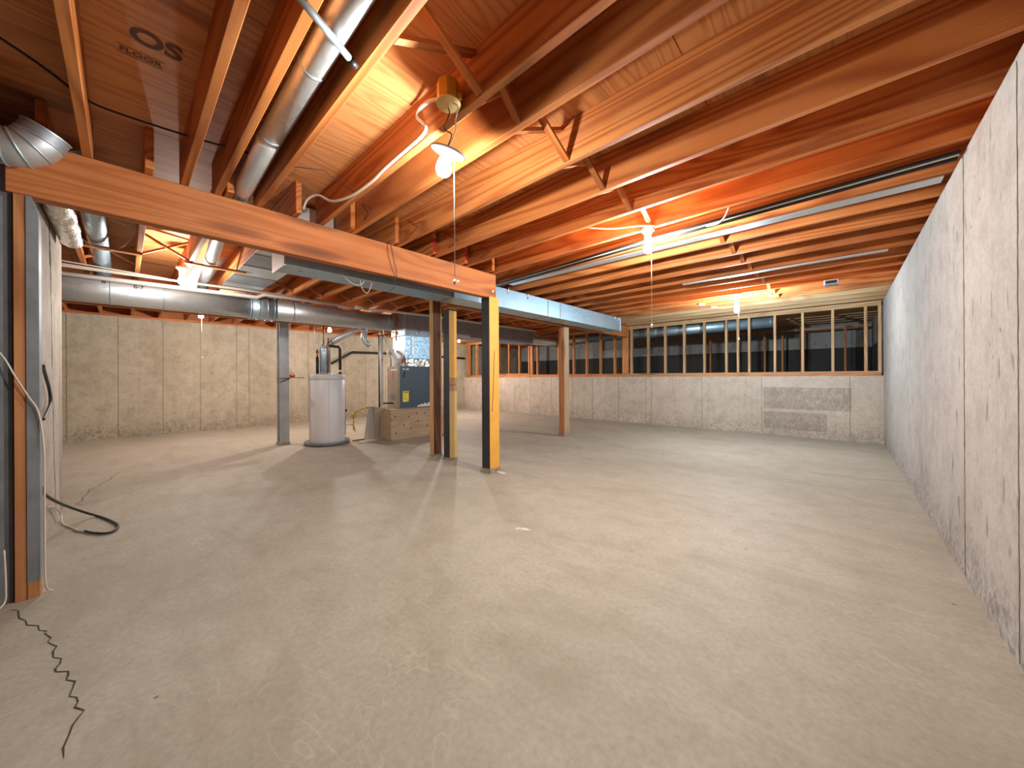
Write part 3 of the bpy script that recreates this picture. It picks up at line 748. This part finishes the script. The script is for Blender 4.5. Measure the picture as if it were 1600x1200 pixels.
# ------------------------------------------------------------------ furnace on its platform
base = thing('furnace_platform', 'knotty plywood platform box under the furnace', 'platform', (-6.2, 3.7, 0))
box('front_panel', -5.90, -5.88, 3.18, 4.40, 0, .525, 'boxply', base, .002)
box('side_panel', -6.5, -5.901, 3.18, 3.20, 0, .525, 'boxply', base, .002)
box('top_panel', -6.5, -5.882, 3.18, 4.40, .526, .541, 'boxply', base, .002)
for (y, z) in ((3.28, .42), (3.55, .40), (3.75, .30), (3.72, .45), (3.3, .12), (3.6, .17), (3.95, .2), (3.9, .44), (3.45, .25)):
    lathe('knot', [(.014, 0), (.012, .002), (.001, .0025)], (-5.8795, y, z), 'crack', base, 8, axis=(1, 0, 0))
fu = thing('furnace', 'slate-grey furnace cabinet with yellow label on a plywood platform', 'furnace', (-6.2, 3.8, .541))
FX0, FX1, FY0, FY1, FZ0, FZ1 = -6.42, -5.95, 3.42, 4.20, .541, 1.33
box('cabinet', FX0, FX1 - .012, FY0, FY1, FZ0, FZ1, 'furn_s', fu, .005)
box('front_panel', FX1 - .012, FX1, FY0 + .002, FY1 - .002, FZ0 + .02, FZ1 - .01, 'furn', fu, .004)
en = box('energy_label', FX1 + .0005, FX1 + .0025, 3.475, 3.60, .67, .87, 'ylabel', fu); en['label'] = 'yellow energy label'
for z in (.85, .835): box('label_print', FX1 + .002, FX1 + .003, 3.485, 3.59, z, z + .008, 'ink', en)
for z in (.80, .77, .74, .715): box('label_print', FX1 + .002, FX1 + .003, 3.49, 3.55 + .02 * math.sin(z * 90), z, z + .004, 'ink', en)
box('label_print', FX1 + .002, FX1 + .003, 3.57, 3.59, .69, .70, 'ink', en)
box('label_print', FX1 + .002, FX1 + .003, 3.48, 3.56, .674, .684, 'wlabel', en)
for y0, y1 in ((3.475, 3.515), (3.54, 3.605)): box('white_sticker', FX1 + .0005, FX1 + .0025, y0, y1, 1.262, 1.288, 'wlabel', fu)
lathe('gauge', [(.020, 0), (.018, .008)], (FX1, 3.512, 1.205), 'black', fu, 12, axis=(1, 0, 0))
box('switch', FX1, FX1 + .008, 3.475, 3.515, 1.12, 1.18, 'black', fu, .002)
for (y, z) in ((3.45, .755), (3.45, .685), (3.52, .93)): lathe('screw', [(.010, 0), (.008, .004)], (FX1, y, z), 'black', fu, 10, axis=(1, 0, 0))
vs = [(FX1 + .001, 3.78, .562), (FX1 + .001, 4.10, .565), (FX1 + .001, 4.10, .63)]
pk = [(3.78, .566), (3.80, .60), (3.84, .585), (3.87, .62), (3.91, .60), (3.95, .635), (3.99, .605), (4.04, .64), (4.10, .63)]
vs = [(FX1 + .0012, y, .562) for y, z in pk] + [(FX1 + .0012, y, z) for y, z in pk]; n = len(pk)
fs = [(i, i + 1, n + i + 1, n + i) for i in range(n - 1)]
link(bpy.data.objects.new('torn_sticker', new_mesh('torn_sticker', vs, fs, 'wlabel')), fu, -base_of(fu))
box('side_label', FX1 - .33, FX1 - .10, FY0 - .002, FY0, 1.25, 1.275, 'wlabel', fu)
box('warning_label', FX1 - .28, FX1 - .22, FY0 - .002, FY0, 1.09, 1.21, 'redbox', fu)
box('louver', FX1 - .34, FX1 - .18, FY0 - .003, FY0, .70, .80, 'pan', fu)
# plenum
pl = thing('furnace_plenum', 'shiny sheet-metal plenum rising from the furnace top', 'duct', (-6.2, 3.8, 1.33))
def frustum(name, a, b, z0, z1, mat, parent, side='galv_d'):
    vs = [(a[0], a[2], z0), (a[1], a[2], z0), (a[1], a[3], z0), (a[0], a[3], z0), (b[0], b[2], z1), (b[1], b[2], z1), (b[1], b[3], z1), (b[0], b[3], z1)]
    fs = [(0, 3, 2, 1), (4, 5, 6, 7)] + [(k, (k + 1) % 4, 4 + (k + 1) % 4, 4 + k) for k in range(4)]
    me = new_mesh(name, vs, fs, mat); me.materials.append(M[side]); me.polygons[2].material_index = 1  # shade put into the -y face by a darker metal
    return link(bpy.data.objects.new(name, me), parent, -base_of(parent))
# crumpled foil collar
bm = bmesh.new(); bmesh.ops.create_grid(bm, x_segments=26, y_segments=7, size=.5)
me = bpy.data.meshes.new('foil_collar')
for v in bm.verts:
    yy = 3.54 + (v.co.x + .5) * .65; zz = 1.332 + (v.co.y + .5) * .135
    v.co = Vector((-5.945 + .014 * noise.noise(Vector((yy * 14, zz * 18, 0))), yy, zz))
bm.to_mesh(me); bm.free(); me.materials.append(M['foil'])
link(bpy.data.objects.new('foil_collar', me), pl, -base_of(pl))
frustum('coil_box', (-6.41, -5.965, 3.535, 4.18), (-6.41, -5.965, 3.535, 4.18), 1.331, 1.47, 'foil', pl)
box('tape_band', -6.40, -5.955, 3.53, 4.185, 1.462, 1.48, 'seam', pl)
frustum('tapered_section', (-6.41, -5.955, 3.535, 4.18), (-6.40, -5.95, 3.535, 4.20), 1.48, 1.90, 'galv_lamp_tint', pl)
frustum('front_gusset', (-5.956, -5.94, 3.58, 4.10), (-5.953, -5.948, 3.66, 4.0), 1.482, 1.58, 'galv_lamp_tint', pl)
box('vertical_rib', -5.952, -5.940, 3.66, 3.72, 1.55, 1.90, 'galv', pl, .002)
box('upper_plenum', -6.42, -5.95, 3.51, 4.218, 1.90, 2.32, 'galv_d', pl, .004)  # darker metal here stands in for the shadow on the upper part
box('corner_strip', -5.96, -5.944, 3.505, 3.53, 1.90, 2.32, 'galv_b', pl)
for s in (-1, 1): beam_between('cross_break', (-5.949, 3.84 + .17 * s, 2.24), (-5.949, 3.84, 1.95), .004, .004, 'seam', pl)
box('orange_sticker', -6.10, -5.97, 3.531, 3.534, 1.39, 1.44, 'redbox', pl)
# white exhaust pipes and gas line at the furnace corner
ex = thing('exhaust_pipe', 'white plastic flue pipes at the left corner of the furnace', 'pipe', (-6.1, 3.2, .55))
tube('vertical_run', [(-6.11, 3.147, .62), (-6.11, 3.147, 1.87)], .030, 'pvc', ex, 16)
tube('diagonal_run', [(-6.06, 3.165, 1.86), (-6.05, 3.19, 1.84), (-6.10, 3.40, 1.50), (-6.12, 3.455, 1.44), (-6.12, 3.462, 1.334)], .031, 'pvc', ex, 16)
tube('bent_run', [(-6.30, 3.50, 1.63), (-6.33, 3.45, 1.635), (-6.36, 3.415, 1.61), (-6.37, 3.42, 1.56), (-6.37, 3.455, 1.50), (-6.37, 3.46, 1.334)], .026, 'white', ex, 14, curve=4)
tube('silver_cap', [(-6.12, 3.13, 1.87), (-6.12, 3.13, 1.96)], .014, 'foil', ex, 10)
tube('silver_cap', [(-6.07, 3.17, 1.88), (-6.07, 3.17, 1.97)], .012, 'foil', ex, 10)
for z in (1.42, 1.44, 1.55): box('pipe_print', -6.081, -6.078, 3.138, 3.156, z, z + .012, 'ink', ex)
gas = thing('gas_pipe', 'black iron gas pipe standing left of the furnace', 'pipe', (-6.15, 3.1, .5))
tube('riser', [(-6.22, 3.16, .545), (-6.22, 3.16, 1.90)], .016, 'iron', gas, 10)
tube('cross_pipe', [(-6.22, 3.16, .65), (-6.20, 3.415, .64)], .014, 'iron', gas, 10)
tube('valve_pipe', [(-6.22, 3.15, .565), (-6.44, 3.01, .565)], .013, 'copper', gas, 10)
wp = thing('gas_pipe', 'black pipe crossing the left concrete wall behind the water heater', 'pipe', (-9.9, 4.4, 1.6))
tube('cross_pipe', [(-9.98, 3.72, 1.50), (-9.98, 4.28, 1.83), (-9.98, 5.9, 1.86), (-9.98, 8.3, 1.80)], .030, 'iron', wp, 10)
cv = thing('copper_valve', 'copper pipes and brass valve in front of the plenum corner', 'valve', (-5.98, 3.4, 1.9))
tube('pipe', [(-5.90, 3.32, 1.78), (-5.90, 3.32, 2.27)], .011, 'copper', cv, 10)
tube('pipe', [(-5.90, 3.32, 1.93), (-5.93, 3.10, 1.94)], .009, 'copper', cv, 10)
lathe('valve_body', [(.012, -.03), (.02, -.02), (.02, .02), (.012, .03)], (-5.90, 3.34, 1.92), 'brass', cv, 12)
yh = thing('gas_hose', 'yellow flexible gas hose with valve between water heater and furnace', 'hose', (-6.4, 2.8, .3))
tube('hose', [(-6.455, 2.995, .565), (-6.43, 2.92, .555), (-6.40, 2.82, .52), (-6.40, 2.775, .47)], .014, 'yhose', yh, 10, curve=5)
lathe('valve', [(.018, -.045), (.032, -.03), (.034, .03), (.018, .045)], (-6.40, 2.765, .44), 'yhose', yh, 12)
tube('drip_leg', [(-6.40, 2.765, .40), (-6.40, 2.765, .18)], .010, 'yhose', yh, 10)
tube('gas_connector', [(TX + .10, TY + .265, .30), (-6.40, 2.68, .295), (-6.45, 2.74, .285), (-6.45, 2.79, .25), (-6.45, 2.82, .14)], .009, 'yhose', wh, 10, curve=5)
dl = tag(tube('drain_line', [(-6.35, 2.72, .012), (-6.36, 3.22, .012)], .011, 'copper', None, 8), 'thin copper drain line on the floor from pan to leaning board', 'pipe')
lb = tag(beam_between('leaning_board', (-6.15, 3.05, .012), (-6.15, 3.125, .585), .42, .02, 'board', None, .002), 'grey weathered board leaning against the furnace platform', 'board')

# small hanging branch fittings under the trunk end
br = thing('duct_elbow', 'small round elbow hanging under the trunk duct end', 'duct', (-6.5, 3.0, 1.9))
tube('drop', [(-6.26, 2.90, 1.99), (-6.26, 2.90, 1.80), (-6.25, 2.93, 1.74), (-6.22, 2.99, 1.69)], .05, 'galv', br, 18)
for z in (1.81, 1.95): tube('duct_seam', [(-6.26, 2.90, z), (-6.26, 2.90, z + .012)], .054, 'galv_b', br, 18)

# ------------------------------------------------------------------ pipes and cables at the ceiling
pv = thing('vent_pipe', 'long pale plastic pipe running along the top of the trunk duct', 'pipe', (-6.02, 2, 2.27))
tube('pipe_run', [(-6.03, -1.6, 2.225), (-6.03, 1.26, 2.252), (-6.01, 1.34, 2.30), (-6.01, 1.40, 2.305), (-6.01, 2.85, 2.305)], .026, 'pvc', pv, 12)
tube('pipe_run', [(-6.01, 2.83, 2.305), (-5.97, 2.95, 2.285), (-5.95, 3.05, 2.30), (-5.87, 4.0, 2.315), (-5.86, 7.3, 2.312)], .024, 'pvc', pv, 12)
tube('pipe_fitting', [(-6.01, 2.62, 2.305), (-6.01, 2.85, 2.305)], .031, 'pvc', pv, 12)
def sag(p, q, s, n=8):
    p, q = Vector(p), Vector(q)
    return [p.lerp(q, i / n) + Vector((0, 0, -s * 4 * (i / n) * (1 - i / n))) for i in range(n + 1)]
for i, (y0, z0, y1, z1, s, x) in enumerate([(-1.2, 2.325, 1.3, 2.33, .012, -5.96), (-1.2, 2.335, 1.3, 2.325, .02, -5.92), (-1.2, 2.30, 1.5, 2.32, .006, -5.98), (-.9, 2.36, .35, 2.31, .0, -5.90), (-1.2, 2.31, 1.9, 2.335, .015, -5.94)]):
    tag(tube('wire_cable', sag((x, y0, z0), (x, y1, z1), s, 10), .0065, 'nm', None, 6), ['thin tan cable, first of five strung above the trunk duct', 'thin tan cable sagging most above the trunk duct', 'tan cable lying lowest against the pale vent pipe', 'short tan cable sloping down towards the left bulb', 'longest tan cable above the trunk duct, reaching the collar'][i], 'cable', 'cables along the trunk duct')
cb = thing('wire_cable', 'white cable looping from the brass junction box down to the near beam', 'cable')
tube('sheath', [(-1.35, .998, 2.40), (-1.45, 1.01, 2.455), (-1.58, 1.035, 2.50), (-1.62, 1.037, 2.475), (-1.57, 1.035, 2.42), (-1.535, 1.035, 2.375), (-1.57, 1.035, 2.352), (-1.70, 1.035, 2.345), (-1.95, 1.034, 2.337), (-2.15, 1.04, 2.329), (-2.42, 1.03, 2.336), (-2.65, 1.00, 2.37), (-2.82, .965, 2.46), (-2.93, .93, 2.45), (-3.0, .925, 2.40)], .0085, 'white', cb, 8, curve=5)
ck = tag(tube('wire_cable', smooth_path([(-2.35, -.50, 2.50), (-2.55, -.25, 2.485), (-2.68, -.12, 2.47), (-2.68, .0, 2.46), (-2.67, .262, 2.47), (-2.62, .51, 2.475)], 5), .006, 'rubber', None, 8), 'black cable stapled across the plywood at upper left', 'cable')
# cables by the left posts
c1 = tag(tube('wire_cable', smooth_path([(-3.025, -.75, 1.55), (-3.028, -.50, 1.38), (-3.028, -.413, 1.247), (-3.026, -.368, 1.128), (-3.026, -.33, 1.03), (-3.028, -.30, .947), (-3.035, -.285, .765), (-3.035, -.283, .55), (-3.035, -.283, .30), (-3.03, -.28, .06), (-3.06, -.26, .008)], 5), .0036, 'nm', None, 8), 'thin grey cable hanging diagonally across the two left posts', 'cable')
c2 = tag(tube('wire_cable', smooth_path([(-3.50, -.33, 1.20), (-3.75, -.345, 1.151), (-4.0, -.35, 1.043), (-4.03, -.35, .953), (-3.78, -.345, .895), (-3.5, -.33, .88)], 5), .0085, 'rubber', None, 8), 'thick black cable bowing out of the stub wall behind the grey post', 'cable')
c3 = thing('wire_cable', 'thick black cable looping out onto the floor from the stub wall', 'cable')
tube('sheath', [(-3.5, -.34, .48), (-3.685, -.345, .399), (-3.98, -.325, .28), (-4.25, -.28, .16), (-4.42, -.215, .06), (-4.45, -.16, .012), (-4.30, -.105, .010), (-4.1, -.05, .012), (-3.99, -.038, .012), (-3.90, -.06, .012), (-3.89, -.10, .012), (-3.98, -.165, .012), (-4.06, -.20, .012)], .0085, 'rubber', c3, 8, curve=5)
tube('bare_wires', [(-4.05, -.197, .010), (-4.12, -.235, .010), (-4.20, -.26, .009)], .008, 'foil', c3, 6, curve=4)
tube('thin_lead', [(-4.18, -.25, .008), (-4.40, -.325, .010), (-4.55, -.345, .05), (-4.3, -.357, .17), (-4.0, -.36, .24)], .005, 'nm', c3, 6, curve=5)
c4 = tag(tube('wire_cable', smooth_path([(-3.03, -.405, .28), (-3.025, -.40, .10), (-3.02, -.405, .02), (-2.95, -.44, .008), (-2.80, -.50, .008)], 5), .004, 'nm', None, 8), 'pale cable end trailing on the floor before the grey wall end', 'cable')
tag(tube('wire_cable', smooth_path([(-4.55, -.27, 2.47), (-4.6, -.105, 2.485), (-4.6, -.013, 2.47), (-4.62, .08, 2.45)], 5), .004, 'nm', None, 6), 'thin pale cable stapled across the left bay above the strapping', 'cable')
tag(tube('wire_cable', smooth_path([(-4.98, .078, 2.54), (-5.0, .05, 2.47), (-5.0, .027, 2.42), (-5.0, -.035, 2.345), (-5.0, -.13, 2.31), (-4.95, -.25, 2.36), (-4.85, -.285, 2.42)], 5), .004, 'nm', None, 6), 'thin pale cable drooping past the strapping near the stub wall', 'cable')
fl = bpy.data.objects.new('paint_flake', new_mesh('paint_flake', [(-.05, -.012, .001), (.05, -.016, .001), (.07, .0, .004), (.02, .016, .006), (-.04, .012, .004), (0, 0, .009)], [(0, 1, 5), (1, 2, 5), (2, 3, 5), (3, 4, 5), (4, 0, 5)], 'white_dust')); link(fl, None, (-1.734, 1.974, 0)); fl.rotation_euler = (0, 0, .5)
tag(fl, 'pale flake lying alone on the open floor before the painted posts', 'flake')
# wire loops hanging on the beam
wl = thing('wire_loop', 'thin dark wires looping down the face of the near beam', 'wire')
tube('wire', [(-3.035, 1.63, 2.345), (-3.033, 1.63, 2.25), (-3.033, 1.67, 2.12), (-3.033, 1.70, 2.05), (-3.05, 1.70, 1.96), (-3.10, 1.68, 1.93)], .0022, 'iron', wl, 5, curve=4)
tube('wire', [(-3.035, 1.66, 2.345), (-3.033, 1.69, 2.20), (-3.033, 1.715, 2.10), (-3.04, 1.715, 1.98)], .0022, 'iron', wl, 5, curve=4)
wl2 = thing('wire_loop', 'pale wires hanging in loops under the rectangular duct', 'wire')
tube('wire', [(-3.35, 1.50, 2.13), (-3.35, 1.53, 1.98), (-3.35, 1.58, 1.93), (-3.35, 1.62, 2.0), (-3.35, 1.63, 2.08)], .003, 'nm', wl2, 5, curve=4)
tube('wire', [(-3.35, 1.34, 2.08), (-3.35, 1.40, 2.02), (-3.35, 1.48, 1.99), (-3.35, 1.55, 2.03), (-3.35, 1.56, 2.12)], .003, 'nm', wl2, 5, curve=4)
# pipe bundle under the joists on the right
pb = thing('pipe_bundle', 'bundle of dark and white pipes hung under the right joists', 'pipe', (-1.4, 3.1, 2.31))
for k, (dy, dz, r, mt) in enumerate(((0, 0, .011, 'iron'), (.035, .004, .012, 'white'), (.07, -.004, .013, 'iron'), (.105, .006, .009, 'copper'))):
    tube('pipe', [(XR - .02, 3.05 + dy, 2.318 + dz), (-1.2, 3.10 + dy, 2.312 + dz), (-3.3, 3.25 + dy, 2.312 + dz)], r, mt, pb, 8)
tag(tube('wire_cable', smooth_path([(-.60, 2.985, 2.345), (-.63, 3.0, 2.29), (-.68, 3.02, 2.262), (-.76, 3.03, 2.268)], 5), .007, 'nm', None, 6), 'short pale cable loop hanging beside the pipe bundle', 'cable')
tag(tube('wire_cable', smooth_path([(-1.55, 2.595, 2.35), (-1.38, 2.70, 2.325), (-1.22, 2.80, 2.33), (-1.12, 2.93, 2.345)], 5), .006, 'nm', None, 6), 'short pale cable bridging two joists before the middle bulb', 'cable')
# grey metal bar end at upper left of the near bulb
gb = thing('metal_conduit', 'grey conduit stub with dark tip above the slim pipe duct', 'conduit', (-1.33, .55, 2.3))
tube('tube', [(-1.24, .33, 2.335), (-1.375, .585, 2.335)], .013, 'galv_b', gb, 12)
tube('tip', [(-1.374, .583, 2.335), (-1.392, .617, 2.335)], .0135, 'iron', gb, 12)
# pale saw-cut blocks under the far joists
for k, (x, y) in enumerate(((-1.78, 6.614), (-1.70, 7.02), (-.80, 6.614))):
    tag(beam_between('wood_block', (x, y - .03, 2.326), (x + .08, y + .03, 2.326), .045, .025, 'block'), ['pale wood block under the far joists, left of the pair', 'pale wood block under the far joists, right of the pair', 'pale wood block under the joists just right of the far bulb'][k], 'block', 'wood blocks on far joists')

# ------------------------------------------------------------------ lights
def bulb_profile(s=1.0):
    return [(.012 * s, .062 * s), (.014 * s, .045 * s), (.024 * s, .026 * s), (.031 * s, .006 * s), (.032 * s, -.006 * s), (.027 * s, -.022 * s), (.015 * s, -.031 * s), (.002 * s, -.033 * s)]
def lamp(key, x, y, z, label, watts, colr, mat, string=None, hung=None, top=ZJ):
    t = thing('light_bulb', label, 'light', (x, y, top), 'bare bulbs under the ceiling')
    lathe('bulb', bulb_profile(1.15), (x, y, z), mat, t, 20)
    if hung is None:
        lathe('lamp_holder', [(.05, top - .001), (.052, top - .02), (.036, top - .03), (.026, top - .055), (.024, z + .055), (.014, z + .05)], (x, y, 0), 'porcelain', t, 20)
    if string:
        dx, dy, z1 = string
        pc = tube('pull_cord', [(x + dx, y + dy, top - .02), (x + dx, y + dy, z1)], .0018, 'chain', t, 5)
        lathe('cord_knob', [(.003, .02), (.008, .012), (.009, -.008), (.003, -.016)], (x + dx, y + dy, z1), 'block', pc, 10)
    d = bpy.data.lights.new('bulb_glow', 'POINT'); d.energy = watts; d.color = colr; d.shadow_soft_size = .028
    o = bpy.data.objects.new('bulb_glow', d); link(o, t, Vector((x, y, z)) - base_of(t))
    return t
# near bulb: hangs by its wires from a brass junction box on a joist
t = lamp('near', -1.372, 1.02, 2.10, 'brightest bare bulb, hanging by wires from the brass box', BULB_W['near'], WARM, 'bulb_n', None, hung=True, top=2.36)
lathe('lamp_holder', [(.022, .03), (.026, .06), (.050, .075), (.085, .082), (.084, .088), (.03, .10), (.02, .10)], (-1.372, 1.02, 2.085), 'porcelain', t, 24, axis=(.38, .05, 1))
tube('lead_wire', [(-1.31, 1.0, 2.34), (-1.30, 1.0, 2.31), (-1.35, 1.01, 2.27), (-1.31, 1.02, 2.23), (-1.345, 1.02, 2.185)], .003, 'iron', t, 5, curve=4)
tube('lead_wire', [(-1.27, 1.0, 2.34), (-1.24, 1.0, 2.31), (-1.27, 1.01, 2.27), (-1.27, 1.01, 2.22), (-1.335, 1.02, 2.185)], .003, 'white', t, 5, curve=4)
pc = tube('pull_cord', [(-1.305, 1.03, 2.17), (-1.305, 1.03, 1.56)], .0018, 'chain', t, 5)
lathe('cord_knob', [(.003, .012), (.007, .008), (.007, -.008), (.003, -.012)], (-1.305, 1.03, 1.555), 'white', pc, 10)
jb = thing('junction_box', 'round brass junction box screwed to the joist above the brightest bulb', 'junction box', (-1.295, .992, 2.37))
lathe('box_body', [(.050, 0), (.052, .002), (.052, .085), (.048, .09)], (-1.295, .992, 2.348), 'brass', jb, 8, smooth=False)
lathe('cover_plate', [(.054, -.003), (.055, 0), (.055, .003), (.05, .004)], (-1.295, .992, 2.345), 'brassplate', jb, 20)
for dx, dy in ((-.052, 0), (.05, .02)): box('clamp', -1.295 + dx - .01, -1.295 + dx + .01, .992 + dy - .01, .992 + dy + .01, 2.348, 2.376, 'brass', jb, .002)
lamp('middle', -1.18, 2.945, 2.175, 'bare bulb in the middle of the right joists, with a long cord', BULB_W['middle'], NEUT, 'bulb_n', (.03, .0, 1.53))
lamp('far', -1.155, 6.207, 2.10, 'cool white bare bulb just before the stud partition', BULB_W['far'], COOL, 'bulb_c', (.03, -.02, 1.66))
lamp('a', -5.30, .43, 2.185, 'bare bulb left of the near beam, over the trunk duct cables', BULB_W['a'], WARM, 'bulb_n')
lamp('b', -7.96, .879, 2.173, 'bare bulb with cord before the left concrete wall, under the trunk duct line', BULB_W['b'], NEUT, 'bulb_n', (.0, .01, 1.47))
lamp('c', -7.80, 2.885, 2.105, 'bare bulb above the water heater flue', BULB_W['c'], WARM, 'bulb_n')
lamp('d', -8.12, 6.543, 2.162, 'bare bulb in the far left corner, beside the yellow posts', BULB_W['d'], WARM, 'bulb_n')
